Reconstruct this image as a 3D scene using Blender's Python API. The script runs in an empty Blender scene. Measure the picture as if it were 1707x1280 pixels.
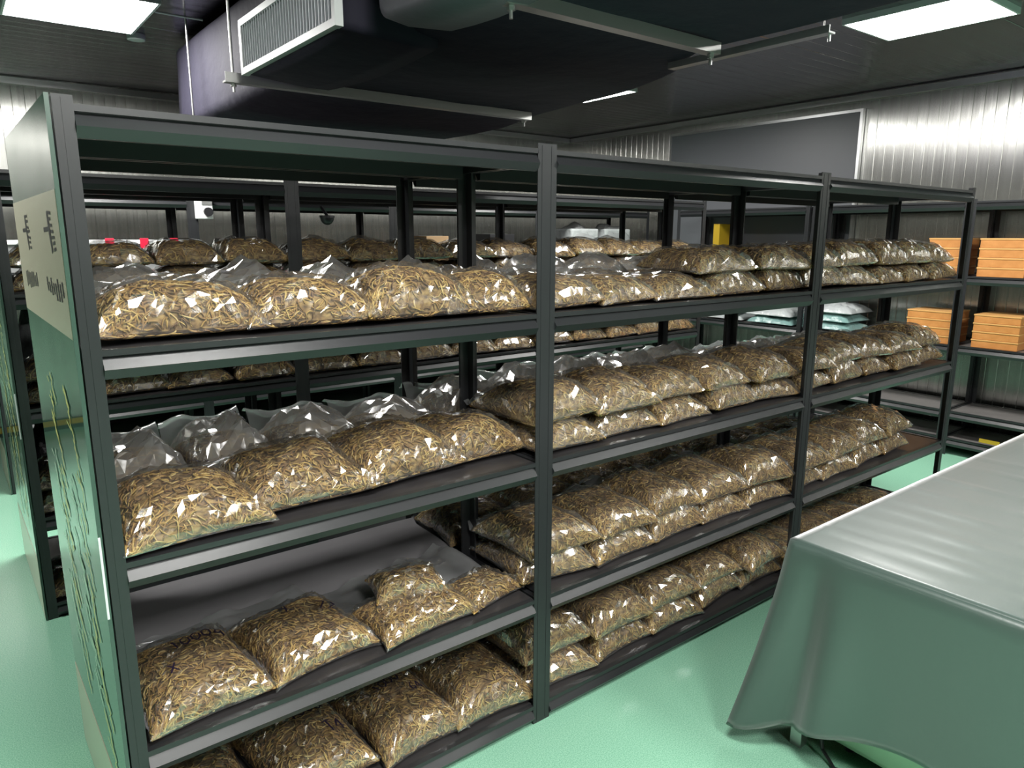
import bpy, bmesh, math, random
import numpy as np
from mathutils import Vector, Matrix, noise

scene = bpy.context.scene
COL = scene.collection

# ------------------------------------------------------------------ camera
YAW, PITCH, ROLL = 0.658433859, 0.204031118, 0.00186096
CAM = Vector((-0.1983, -1.7555, 1.7240))
fw = Vector((math.sin(YAW) * math.cos(PITCH), math.cos(YAW) * math.cos(PITCH), -math.sin(PITCH)))
rt = fw.cross(Vector((0, 0, 1))).normalized()
up = rt.cross(fw)
r2 = rt * math.cos(ROLL) + up * math.sin(ROLL)
u2 = -rt * math.sin(ROLL) + up * math.cos(ROLL)
cd = bpy.data.cameras.new('camera')
cam = bpy.data.objects.new('camera', cd)
COL.objects.link(cam)
cam.matrix_world = Matrix(((r2.x, u2.x, -fw.x, CAM.x), (r2.y, u2.y, -fw.y, CAM.y), (r2.z, u2.z, -fw.z, CAM.z), (0, 0, 0, 1)))
cd.sensor_fit = 'HORIZONTAL'
cd.sensor_width = 36
cd.lens = 1195.3166 / 1707 * 36
cd.clip_start = 0.02
scene.camera = cam

# ------------------------------------------------------------------ world, exposure, light levels
w = bpy.data.worlds.new('world')
scene.world = w
w.use_nodes = True
w.node_tree.nodes['Background'].inputs[0].default_value = (0.75, 0.8, 0.85, 1)
w.node_tree.nodes['Background'].inputs[1].default_value = 0.3
scene.view_settings.view_transform = 'Standard'
scene.view_settings.look = 'None'
scene.view_settings.gamma = 1
scene.view_settings.use_curve_mapping = False
scene.view_settings.exposure = 1.36
LAMP_POWER = 26.0            # emission of every ceiling panel diffuser
scene.cycles.transparent_max_bounces = 16
scene.cycles.max_bounces = 6
scene.cycles.diffuse_bounces = 3
scene.cycles.glossy_bounces = 3
scene.cycles.sample_clamp_indirect = 6
scene.cycles.caustics_reflective = False
scene.cycles.caustics_refractive = False

CEIL = 3.0
WALL_R, WALL_F, WALL_L, WALL_B = 6.55, 5.7, -2.6, -6.6

# ------------------------------------------------------------------ node helpers
def mat(name, color, rough=0.5, metal=0.0, spec=0.5):
    m = bpy.data.materials.new(name)
    m.use_nodes = True
    b = m.node_tree.nodes['Principled BSDF']
    b.inputs['Base Color'].default_value = (*color, 1)
    b.inputs['Roughness'].default_value = rough
    b.inputs['Metallic'].default_value = metal
    b.inputs['Specular IOR Level'].default_value = spec
    return m

def nd(m, t, **kw):
    n = m.node_tree.nodes.new(t)
    for k, v in kw.items():
        if k in n.inputs:
            n.inputs[k].default_value = v
        else:
            setattr(n, k, v)
    return n

def lk(m, a, b):
    m.node_tree.links.new(a, b)

def ramp(m, fac, stops):
    n = nd(m, 'ShaderNodeValToRGB')
    e = n.color_ramp.elements
    while len(e) < len(stops):
        e.new(0.5)
    for s, (p, c) in zip(e, stops):
        s.position = p
        s.color = (*c, 1)
    lk(m, fac, n.inputs[0])
    return n.outputs[0]

def coords(m, kind='Object', scale=(1, 1, 1)):
    tc = nd(m, 'ShaderNodeTexCoord')
    mp = nd(m, 'ShaderNodeMapping')
    mp.inputs['Scale'].default_value = scale
    lk(m, tc.outputs[kind], mp.inputs[0])
    return mp.outputs[0]

def bump(m, h, strength=0.2, dist=0.01):
    b = nd(m, 'ShaderNodeBump')
    b.inputs['Strength'].default_value = strength
    b.inputs['Distance'].default_value = dist
    lk(m, h, b.inputs['Height'])
    lk(m, b.outputs[0], m.node_tree.nodes['Principled BSDF'].inputs['Normal'])
    return b

def noise_tex(m, vec, scale, detail=3):
    n = nd(m, 'ShaderNodeTexNoise')
    n.inputs['Scale'].default_value = scale
    n.inputs['Detail'].default_value = detail
    lk(m, vec, n.inputs['Vector'])
    return n.outputs['Fac']

def col_in(m):
    return m.node_tree.nodes['Principled BSDF'].inputs['Base Color']

def rough_in(m):
    return m.node_tree.nodes['Principled BSDF'].inputs['Roughness']

# ------------------------------------------------------------------ materials
M = {}
m = M['steel'] = mat('powder_coated_steel', (0.02, 0.021, 0.023), 0.34)
bump(m, noise_tex(m, coords(m), 900, 2), 0.12, 0.001)
m = M['steel_far'] = M['steel']
m = M['board'] = mat('shelf_board', (0.085, 0.083, 0.085), 0.3)
lk(m, ramp(m, noise_tex(m, coords(m), 9, 4), [(0.3, (0.03, 0.028, 0.029)), (0.7, (0.042, 0.04, 0.041))]), col_in(m))
M['board_light'] = mat('bare_shelf_board', (0.17, 0.16, 0.155), 0.3)
m = M['sheet'] = mat('grey_plastic_sheet', (0.36, 0.35, 0.365), 0.42)
bump(m, noise_tex(m, coords(m), 6, 2), 0.25, 0.02)
m = M['floor'] = mat('green_epoxy', (0.2, 0.6, 0.38), 0.22)
v = coords(m)
lk(m, ramp(m, noise_tex(m, v, 260, 2), [(0.38, (0.21, 0.49, 0.33)), (0.5, (0.28, 0.58, 0.405)), (0.62, (0.36, 0.66, 0.49))]), col_in(m))
bump(m, noise_tex(m, v, 120, 2), 0.02, 0.002)
# brushed ribbed cladding: streaks run vertically (walls) or along the panel (ceiling)
def metal(name, color, rough, stretch):
    m = mat(name, color, rough, 1.0)
    v = coords(m, 'Object', stretch)
    n = noise_tex(m, v, 1.0, 3)
    lk(m, ramp(m, n, [(0.25, tuple(c * 0.82 for c in color)), (0.75, tuple(min(1, c * 1.12) for c in color))]), col_in(m))
    bump(m, n, 0.3, 0.004)
    p = m.node_tree.nodes['Principled BSDF']
    p.inputs['Anisotropic'].default_value = 0.93
    tg = nd(m, 'ShaderNodeTangent')
    tg.direction_type = 'UV_MAP'
    lk(m, tg.outputs[0], p.inputs['Tangent'])
    return m
M['wall_metal'] = metal('ribbed_wall_metal', (0.58, 0.58, 0.55), 0.27, (55, 55, 0.6))
M['ceil_metal'] = metal('ceiling_metal', (0.34, 0.34, 0.345), 0.2, (0.6, 70, 1))
M['alu'] = mat('aluminium', (0.62, 0.63, 0.63), 0.32, 1.0)
M['galv'] = mat('galvanised_steel', (0.5, 0.5, 0.49), 0.38, 1.0)
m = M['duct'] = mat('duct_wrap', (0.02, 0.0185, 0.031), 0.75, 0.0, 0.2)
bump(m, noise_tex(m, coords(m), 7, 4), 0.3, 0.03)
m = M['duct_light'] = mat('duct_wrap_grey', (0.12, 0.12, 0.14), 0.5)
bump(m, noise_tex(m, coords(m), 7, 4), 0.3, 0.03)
M['white'] = mat('white_plastic', (0.75, 0.76, 0.76), 0.4)
M['vane'] = mat('grille_vane', (0.84, 0.87, 0.9), 0.45)
M['dark'] = mat('dark_plastic', (0.012, 0.012, 0.014), 0.45)
M['grey_board'] = mat('grey_board', (0.15, 0.158, 0.172), 0.42)
M['red'] = mat('red_plastic', (0.62, 0.015, 0.045), 0.4)
M['yellow'] = mat('yellow_tape', (0.42, 0.27, 0.012), 0.5)
M['card'] = mat('brown_card', (0.42, 0.27, 0.14), 0.7)
M['pale_green'] = mat('pale_green_paint', (0.62, 0.74, 0.55), 0.4)
m = M['orange'] = mat('orange_box', (0.72, 0.31, 0.085), 0.5)
lk(m, ramp(m, noise_tex(m, coords(m), 14, 4), [(0.3, (0.5, 0.2, 0.05)), (0.7, (0.62, 0.27, 0.08))]), col_in(m))
M['orange_lid'] = mat('orange_box_lid', (0.68, 0.36, 0.12), 0.45)
m = M['lamp'] = mat('lamp_diffuser', (0.9, 0.9, 0.9), 0.5)
p = m.node_tree.nodes['Principled BSDF']
p.inputs['Emission Color'].default_value = (1.0, 0.985, 0.95, 1)
p.inputs['Emission Strength'].default_value = LAMP_POWER
# end panel: glossy tinted sheet
M['panel'] = mat('green_gloss_panel', (0.05, 0.12, 0.085), 0.05, 0.0, 0.8)
M['panel_edge'] = mat('panel_edge', (0.045, 0.085, 0.065), 0.25)
M['beige'] = mat('beige_print', (0.5, 0.47, 0.36), 0.22)
M['ink'] = mat('black_ink', (0.02, 0.02, 0.02), 0.5)
M['gold'] = mat('gold_ink', (0.5, 0.5, 0.16), 0.4)
M['pale_ink'] = mat('pale_green_ink', (0.34, 0.5, 0.36), 0.4)
M['marker'] = mat('marker_ink', (0.02, 0.012, 0.03), 0.4)
# cloth
m = M['cloth'] = mat('satin_cloth', (0.045, 0.078, 0.065), 0.36, 0.0, 0.9)
p = m.node_tree.nodes['Principled BSDF']
p.inputs['Sheen Weight'].default_value = 1.0
p.inputs['Sheen Roughness'].default_value = 0.4
v = coords(m, 'Object', (3, 60, 30))
bump(m, noise_tex(m, v, 1.0, 3), 0.12, 0.003)
# fungus: every stick its own tint
def fungus(name, dull):
    m = mat(name, (0.4, 0.25, 0.1), 0.6)
    g = nd(m, 'ShaderNodeNewGeometry')
    c = ramp(m, g.outputs['Random Per Island'], [(0.0, (0.17 * dull, 0.09 * dull, 0.035 * dull)), (0.25, (0.38 * dull, 0.22 * dull, 0.075 * dull)),
                                               (0.55, (0.55 * dull, 0.345 * dull, 0.10 * dull)), (0.85, (0.72 * dull, 0.51 * dull, 0.16 * dull)), (1.0, (0.80 * dull, 0.62 * dull, 0.27 * dull))])
    v = coords(m)
    n = noise_tex(m, v, 90, 2)
    mx = nd(m, 'ShaderNodeMix', data_type='RGBA', blend_type='MULTIPLY')
    mx.inputs['Factor'].default_value = 0.8
    lk(m, c, mx.inputs['A'])
    lk(m, ramp(m, n, [(0.3, (0.62, 0.52, 0.44)), (0.6, (1, 1, 1))]), mx.inputs['B'])
    lk(m, mx.outputs['Result'], col_in(m))
    return m
M['fungus'] = fungus('dried_fungus', 1.0)
m = M['core'] = mat('fungus_core', (0.1, 0.06, 0.03), 0.8)
v = coords(m, 'Object', (40, 130, 60))
lk(m, ramp(m, noise_tex(m, v, 1.0, 3), [(0.35, (0.08, 0.045, 0.02)), (0.5, (0.27, 0.165, 0.06)), (0.7, (0.48, 0.33, 0.12))]), col_in(m))
# plastic film
def film(name, milk, gloss0, gloss1, rough, tint=(0.97, 0.975, 0.97)):
    m = bpy.data.materials.new(name)
    m.use_nodes = True
    nt = m.node_tree
    nt.nodes.remove(nt.nodes['Principled BSDF'])
    out = nt.nodes['Material Output']
    v = coords(m)
    b = nd(m, 'ShaderNodeBump')
    b.inputs['Strength'].default_value = 0.3
    b.inputs['Distance'].default_value = 0.012
    lk(m, noise_tex(m, v, 16, 1), b.inputs['Height'])
    tr = nd(m, 'ShaderNodeBsdfTransparent')
    tr.inputs[0].default_value = (*tint, 1)
    df = nd(m, 'ShaderNodeBsdfDiffuse')
    df.inputs[0].default_value = (0.85, 0.87, 0.87, 1)
    tl = nd(m, 'ShaderNodeBsdfTranslucent')
    tl.inputs[0].default_value = (0.85, 0.87, 0.87, 1)
    gl = nd(m, 'ShaderNodeBsdfAnisotropic')
    gl.inputs['Roughness'].default_value = rough
    for s in (df, gl):
        lk(m, b.outputs[0], s.inputs['Normal'])
    half = nd(m, 'ShaderNodeMixShader')
    half.inputs[0].default_value = 0.4
    lk(m, df.outputs[0], half.inputs[1])
    lk(m, tl.outputs[0], half.inputs[2])
    mk = nd(m, 'ShaderNodeMixShader')
    mk.inputs[0].default_value = milk
    lk(m, tr.outputs[0], mk.inputs[1])
    lk(m, half.outputs[0], mk.inputs[2])
    lw = nd(m, 'ShaderNodeLayerWeight')
    lw.inputs['Blend'].default_value = 0.5
    lk(m, b.outputs[0], lw.inputs['Normal'])
    mr = nd(m, 'ShaderNodeMapRange')
    mr.inputs[3].default_value = gloss0
    mr.inputs[4].default_value = gloss1
    lk(m, lw.outputs['Facing'], mr.inputs[0])
    fin = nd(m, 'ShaderNodeMixShader')
    lk(m, mr.outputs[0], fin.inputs[0])
    lk(m, mk.outputs[0], fin.inputs[1])
    lk(m, gl.outputs[0], fin.inputs[2])
    lk(m, fin.outputs[0], out.inputs[0])
    return m
M['film'] = film('clear_bag_film', 0.06, 0.10, 0.55, 0.12)
M['film_mid'] = film('hazy_bag_film', 0.09, 0.11, 0.55, 0.13)
M['puff_film'] = film('slack_bag_film', 0.34, 0.12, 0.6, 0.14)
M['flap'] = film('milky_bag_film', 0.42, 0.12, 0.6, 0.14)
M['wrap'] = film('pallet_wrap', 0.35, 0.1, 0.5, 0.2)
m = M['teal'] = mat('teal_pack', (0.2, 0.34, 0.32), 0.22)
bump(m, noise_tex(m, coords(m), 12, 5), 0.5, 0.03)
m = M['silver'] = mat('silver_pack', (0.45, 0.48, 0.48), 0.25)
bump(m, noise_tex(m, coords(m), 12, 5), 0.5, 0.03)
m = M['black_bag'] = mat('black_bag', (0.012, 0.012, 0.015), 0.22)
bump(m, noise_tex(m, coords(m), 14, 5), 0.6, 0.03)

# ------------------------------------------------------------------ object helpers
def mesh_from(name, verts, faces, smooth=False):
    me = bpy.data.meshes.new(name)
    me.from_pydata([tuple(v) for v in verts], [], faces)
    if smooth:
        me.polygons.foreach_set('use_smooth', [True] * len(me.polygons))
    me.update()
    return me

def obj(name, me, material=None, parent=None, loc=(0, 0, 0), rz=0.0):
    o = bpy.data.objects.new(name, me)
    COL.objects.link(o)
    o.location = loc
    o.rotation_euler = (0, 0, rz)
    if material and me and not me.materials:
        me.materials.append(M[material])
    if parent:
        o.parent = parent
    return o

def tag(o, label=None, cat=None, group=None, kind=None):
    for k, v in (('label', label), ('category', cat), ('group', group), ('kind', kind)):
        if v:
            o[k] = v
    return o

def thing(name, label, cat, loc=(0, 0, 0), rz=0, group=None):
    o = obj(name, None, None, None, loc, rz)
    o.empty_display_size = 0.1
    return tag(o, label, cat, group)

def copy_tree(o, parent=None):
    c = o.copy()
    COL.objects.link(c)
    c.parent = parent
    for ch in list(o.children):
        copy_tree(ch, c)
    return c

class MB:
    def __init__(s):
        s.v, s.f = [], []
    def box(s, a, b):
        (x0, y0, z0), (x1, y1, z1) = a, b
        n = len(s.v)
        s.v += [(x0, y0, z0), (x1, y0, z0), (x1, y1, z0), (x0, y1, z0), (x0, y0, z1), (x1, y0, z1), (x1, y1, z1), (x0, y1, z1)]
        s.f += [tuple(n + i for i in q) for q in ((3, 2, 1, 0), (4, 5, 6, 7), (0, 1, 5, 4), (1, 2, 6, 5), (2, 3, 7, 6), (3, 0, 4, 7))]
        return s
    def prism(s, prof, axis, a, b):
        """closed profile of 2-D points pushed along axis from a to b"""
        n, k = len(s.v), len(prof)
        for t in (a, b):
            for p, q in prof:
                s.v.append({'x': (t, p, q), 'y': (p, t, q), 'z': (p, q, t)}[axis])
        for i in range(k):
            j = (i + 1) % k
            s.f.append((n + i, n + j, n + k + j, n + k + i))
        s.f.append(tuple(n + i for i in reversed(range(k))))
        s.f.append(tuple(n + k + i for i in range(k)))
        return s
    def cyl(s, p, q, r, k=10):
        p, q = Vector(p), Vector(q)
        d = (q - p).normalized()
        a = d.cross(Vector((0, 0, 1)) if abs(d.z) < 0.9 else Vector((1, 0, 0))).normalized()
        b = d.cross(a)
        n = len(s.v)
        for c in (p, q):
            for i in range(k):
                t = 2 * math.pi * i / k
                s.v.append(tuple(c + a * r * math.cos(t) + b * r * math.sin(t)))
        for i in range(k):
            j = (i + 1) % k
            s.f.append((n + i, n + j, n + k + j, n + k + i))
        s.f.append(tuple(n + i for i in reversed(range(k))))
        s.f.append(tuple(n + k + i for i in range(k)))
        return s
    def mesh(s, name, smooth=False):
        me = mesh_from(name, s.v, s.f, smooth)
        bm = bmesh.new()
        bm.from_mesh(me)
        bmesh.ops.recalc_face_normals(bm, faces=bm.faces)
        bm.to_mesh(me)
        bm.free()
        return me
    def build(s, name, material, parent=None, loc=(0, 0, 0), bev=0.0, rz=0):
        me = s.mesh(name)
        if bev:
            bm = bmesh.new()
            bm.from_mesh(me)
            bmesh.ops.bevel(bm, geom=list(bm.edges), offset=bev, segments=2, affect='EDGES', profile=0.6)
            bm.to_mesh(me)
            bm.free()
        return obj(name, me, material, parent, loc, rz)

def box(name, a, b, material, parent=None, bev=0.0):
    return MB().box(a, b).build(name, material, parent, bev=bev)

# ------------------------------------------------------------------ the room
fl = MB().box((WALL_L, WALL_B, -0.1), (WALL_R, WALL_F, 0)).build('floor', 'floor')
tag(fl, 'speckled mint green epoxy floor', None, None, 'structure')

def ribbed(length, pitch, depth, groove, bow=0.0006):
    """profile (along, out) of one panel with narrow grooves and slightly bowed ribs"""
    pts = []
    k = max(1, round(length / pitch))
    p = length / k
    for i in range(k):
        a = i * p
        pts += [(a, -depth)] + [(a + groove + (p - groove - 0.0005) * q / 6, bow * (1 - (q / 3 - 1) ** 2)) for q in range(7)]
    pts.append((length, -depth))
    return pts

def planar_uv(me, a, b):
    uv = me.uv_layers.new(name='plan')
    for l in me.loops:
        co = me.vertices[l.vertex_index].co
        uv.data[l.index].uv = (co[a], co[b])

def wall(name, label, fixed, axis, a, b, sign, z0=0.0, z1=CEIL, width=1.05, pitch=0.0875):
    """wall slab at `fixed`, panels proud of it towards sign"""
    s = MB()
    t = 0.08
    lo, hi = sorted((fixed, fixed - sign * t))
    if axis == 'y':
        s.box((lo, a, z0), (hi, b, z1))
    else:
        s.box((a, lo, z0), (b, hi, z1))
    root = tag(s.build(name, 'wall_metal'), label, None, None, 'structure')
    n = max(1, round((b - a) / width))
    wdt = (b - a) / n
    prof = ribbed(wdt - 0.006, pitch, 0.004, 0.004)
    vs, fs = [], []
    for (p, o) in prof:
        for z in (z0, z1):
            vs.append((sign * (o + 0.006), p, z) if axis == 'y' else (p, sign * (o + 0.006), z))
    for i in range(len(prof) - 1):
        q = (2 * i, 2 * i + 2, 2 * i + 3, 2 * i + 1)
        fs.append(q if (sign > 0) == (axis == 'y') else q[::-1])
    me = mesh_from('wall_panel', vs, fs, True)
    me.set_sharp_from_angle(angle=math.radians(30))
    planar_uv(me, 1 if axis == 'y' else 0, 2)
    me.materials.append(M['wall_metal'])
    for i in range(n):
        loc = (fixed, a + i * wdt + 0.003, 0) if axis == 'y' else (a + i * wdt + 0.003, fixed, 0)
        obj('wall_panel', me, None, root, loc)
    return root
wall('wall_right', 'ribbed brushed metal wall behind the orange boxes', WALL_R, 'y', WALL_B, WALL_F, -1)
wall('wall_back', 'ribbed brushed metal wall behind the farthest racks', WALL_F, 'x', WALL_L, WALL_R, -1)
wall('wall_left', 'ribbed brushed metal wall beyond the end panels', WALL_L, 'y', WALL_B, WALL_F, 1)
wall('wall_front', 'ribbed brushed metal wall on the camera side', WALL_B, 'x', WALL_L, WALL_R, 1)
# ceiling of long metal panels
c = MB().box((WALL_L, WALL_B, CEIL), (WALL_R, WALL_F, CEIL + 0.1)).build('ceiling', 'ceil_metal')
tag(c, 'dark reflective metal panel ceiling', None, None, 'structure')
n = 11
wd = (WALL_F - WALL_B) / n
prof = ribbed(wd - 0.008, 0.12, 0.003, 0.003, 0.001)
vs, fs = [], []
for p, o in prof:
    for x in (WALL_L, WALL_R):
        vs.append((x, p, -(o + 0.006)))
for i in range(len(prof) - 1):
    fs.append((2 * i, 2 * i + 2, 2 * i + 3, 2 * i + 1))
me = mesh_from('ceiling_panel', vs, fs, True)
me.set_sharp_from_angle(angle=math.radians(30))
planar_uv(me, 1, 0)
me.materials.append(M['ceil_metal'])
for i in range(n):
    obj('ceiling_panel', me, None, c, (0, WALL_B + i * wd + 0.004, CEIL))
# cornice angles and base rails
for k, (a, b) in enumerate((((WALL_R - 0.05, WALL_B, CEIL - 0.07), (WALL_R - 0.012, WALL_F, CEIL - 0.02)),
                            ((WALL_L, WALL_F - 0.05, CEIL - 0.07), (WALL_R - 0.06, WALL_F - 0.012, CEIL - 0.02)))):
    tag(box('trim_%d' % (k + 1), a, b, 'alu'), ['aluminium angle where right wall meets ceiling', 'aluminium angle where far wall meets ceiling'][k], None, None, 'structure')
for k, (a, b) in enumerate((((WALL_R - 0.03, WALL_B, 0), (WALL_R - 0.012, WALL_F, 0.1)), ((WALL_L + 0.02, WALL_F - 0.03, 0), (WALL_R - 0.05, WALL_F - 0.012, 0.1)))):
    tag(box(['baseboard_right', 'baseboard_back'][k], a, b, 'dark'), ['dark base rail along the right wall', 'dark base rail along the far wall'][k], None, None, 'structure')

# ceiling lamps, the last five added as unseen fill
def lamp(x0, x1, y0, y1, label):
    t = thing('ceiling_lamp', label, 'lamp', ((x0 + x1) / 2, (y0 + y1) / 2, CEIL - 0.006), 0, 'flat ceiling light panels')
    f = MB()
    W, L, h, e = (x1 - x0) / 2, (y1 - y0) / 2, 0.034, 0.014
    f.box((-W, -L, -h), (W, -L + e, 0)).box((-W, L - e, -h), (W, L, 0)).box((-W, -L + e, -h), (-W + e, L - e, 0)).box((W - e, -L + e, -h), (W, L - e, 0))
    f.build('frame', 'white', t)
    obj('diffuser', mesh_from('diffuser', [(-W + e, -L + e, -h + 0.004), (-W + e, L - e, -h + 0.004), (W - e, L - e, -h + 0.004), (W - e, -L + e, -h + 0.004)], [(0, 1, 2, 3)]), 'lamp', t)
lamp(0.20, 0.89, 2.79, 3.57, 'lit flat ceiling panel left of the duct, above the second rack row')
lamp(4.20, 4.78, -0.03, 0.71, 'lit flat ceiling panel near the ribbed wall, above orange boxes')
lamp(4.18, 4.76, 2.86, 3.54, 'lit ceiling panel almost hidden behind the dark duct')
lamp(0.26, 0.84, -1.6, -0.86, 'lit ceiling panel above the aisle before the end rack')
lamp(0.26, 0.84, -3.3, -2.56, 'lit ceiling panel above the entrance aisle')
lamp(4.2, 4.78, -2.9, -2.16, 'lit ceiling panel above the covered table')
lamp(2.35, 2.93, -3.3, -2.56, 'added fill light panel past the near end of the duct')  # unseen panel added to brighten the middle and far bays
lamp(2.45, 3.03, 1.05, 1.79, 'added fill light panel above the second aisle, hidden by the duct')  # added source, kept out of sight, lifts the second aisle and its bags
lamp(-1.8, -1.22, 1.0, 1.74, 'added fill light panel over the passage past the end panels')  # unseen panel added to light the end panels and the aisle end
lamp(0.26, 0.84, -5.6, -4.86, 'added fill light panel by the entrance')  # added far back so low-angle light reaches deep into the shelves
lamp(4.2, 4.78, -5.6, -4.86, 'added fill light panel in the near corner of the room')  # second unseen fill added for low-angle light on the shelves

# ------------------------------------------------------------------ shelving racks
POST = 0.0377
_cache = {}
def cached(key, fn):
    if key not in _cache:
        _cache[key] = fn()
    return _cache[key]

def post_mesh(h, sx, sy):
    """angle post, corner at the origin, flanges towards sx and sy"""
    def mk():
        t = 0.0035
        pr = [(0, 0), (sx * POST, 0), (sx * POST, sy * t), (sx * t, sy * t), (sx * t, sy * POST), (0, sy * POST)]
        s = MB().prism(pr, 'z', 0.0, h)
        # rolled rib down the face
        s.prism([(sx * POST * 0.42, -sy * 0.0012), (sx * POST * 0.58, -sy * 0.0012), (sx * POST * 0.58, sy * 0.001), (sx * POST * 0.42, sy * 0.001)], 'z', 0.01, h - 0.006)
        return s.mesh('post')
    return cached(('post', round(h, 3), sx, sy), mk)

def beam_mesh(length, depth_sign):
    # (out, z): out is towards the aisle (negative y for the front)
    def mk():
        d = depth_sign
        pr = [(0.02, 0.0), (-0.001, 0.0), (-0.001, -0.014), (0.008, -0.017), (-0.011, -0.043), (0.004, -0.066), (0.02, -0.066)]
        pr = [(a * d, b) for a, b in pr]
        return MB().prism(pr, 'x', 0.0, length).mesh('beam')
    return cached(('beam', round(length, 3), depth_sign), mk)

def slots_mesh(h):
    def mk():
        s = MB()
        z = 0.06
        while z < h - 0.04:
            s.box((-0.004, -0.0008, z), (0.004, 0.0008, z + 0.016))
            z += 0.05
        return s.mesh('slot_row')
    return cached(('slots', round(h, 3)), mk)

def rack(label, x0, x1, y0, y1, zs, h=2.0, group=None, rz=0.0, origin=(0, 0, 0), slots=False, board='board'):
    """free standing steel rack; zs are the lip heights of its shelves"""
    t = thing('shelving_rack', label, 'rack', origin, rz, group)
    for sx, px in ((1, x0), (-1, x1)):
        for sy, py in ((1, y0), (-1, y1)):
            po = obj('post', post_mesh(h, sx, sy), 'steel', t, (px, py, 0))
            if slots:
                obj('slot_row', slots_mesh(h), 'dark', po, (sx * POST * 0.78, -sy * 0.0003, 0))
    L, D = x1 - x0 - 2 * 0.0045, y1 - y0
    for z in zs:
        # front and back step beams start behind the post flange
        obj('beam', beam_mesh(L - 2 * POST + 0.01, 1), 'steel', t, (x0 + POST, y0 + 0.001, z))
        obj('beam', beam_mesh(L - 2 * POST + 0.01, -1), 'steel', t, (x0 + POST, y1 - 0.013, z))
        for sx, px in ((1, x0 + 0.004), (-1, x1 - 0.004)):
            me = cached(('side', round(D, 3), sx), lambda: MB().box((0, 0.006, -0.045), (sx * 0.018, D - 0.006, -0.002)).mesh('side_beam'))
            obj('side_beam', me, 'steel', t, (px, y0, z))
        me = cached((board, round(L, 3), round(D, 3)), lambda: MB().box((0.022, 0.02, -0.016), (L - 0.02, D - 0.02, -0.004)).mesh('shelf_board'))
        obj('shelf_board', me, board, t, (x0, y0, z))
    return t

ZS = [1.9838, 1.4793, 0.9837, 0.4866, 0.0727]
BX = [(0.0, 1.2969), (1.2969, 2.9202), (2.9202, 4.5572)]
FR = ['end rack beside the glossy green panel', 'middle rack', 'far rack nearest the orange boxes']
for i, (a, b) in enumerate(BX):
    rack('black steel shelving, front row, ' + FR[i], a, b, 0.0, 0.447, ZS, group='front row of racks, aisle side')
    rack('black steel shelving standing back to back behind the front row ' + ['end rack', 'middle rack', 'far rack'][i], a, b, 0.45, 0.895, ZS, group='front row of racks, rear side', slots=True)
R2X = [(-0.04, 1.215), (1.215, 2.87), (2.87, 4.56)]
for i, (a, b) in enumerate(R2X):
    rack('black steel shelving of the second row, ' + ['first bay at its end panel', 'middle bay', 'last bay'][i], a, b, 1.9, 2.35, ZS, group='second row of racks, aisle side')
    rack('black steel shelving backing the second row, ' + ['first bay', 'middle bay', 'last bay'][i], a, b, 2.353, 2.8, ZS, group='second row of racks, rear side')
R3X = [(-0.05, 1.25), (1.25, 2.9), (2.9, 4.55), (4.55, 6.2)]
for i, (a, b) in enumerate(R3X):
    rack('black steel shelving of the third row at the far wall, ' + ['first', 'second', 'third', 'fourth'][i] + ' bay', a, b, 3.95, 4.6, ZS, group='third row of racks')
# racks along the right wall, turned a quarter turn: local x runs along -Y, local y runs to +X
ZR = [1.985, 1.425, 0.885, 0.36, 0.14]
RY = [(3.35, 1.85), (1.82, 0.545), (0.54, -1.0)]
for i, (ya, yb) in enumerate(RY):
    rack('black steel rack along the right ribbed wall, ' + ['far bay with silver bundles', 'bay holding the half hidden orange boxes', 'near bay with orange boxes at frame edge'][i],
         0.0, ya - yb, 0.0, 0.5, ZR, rz=-math.pi / 2, origin=(5.97, ya, 0), group='racks along the right wall', board='board_light')

# ------------------------------------------------------------------ end panels
def ribbon(s, pts, wid, n3, lift):
    """flat stroke through 3-D points; n3 is the surface normal"""
    pts = [Vector(p) for p in pts]
    n3 = Vector(n3)
    k = len(s.v)
    for i, p in enumerate(pts):
        d = (pts[min(i + 1, len(pts) - 1)] - pts[max(i - 1, 0)])
        if d.length < 1e-9:
            d = Vector((0, 1, 0))
        sd = d.normalized().cross(n3)
        ww = wid * (0.55 + 0.45 * math.sin(math.pi * (i + 0.5) / len(pts)))
        s.v += [tuple(p + sd * ww + n3 * lift), tuple(p - sd * ww + n3 * lift)]
    for i in range(len(pts) - 1):
        s.f.append((k + 2 * i, k + 2 * i + 1, k + 2 * i + 3, k + 2 * i + 2))

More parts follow.
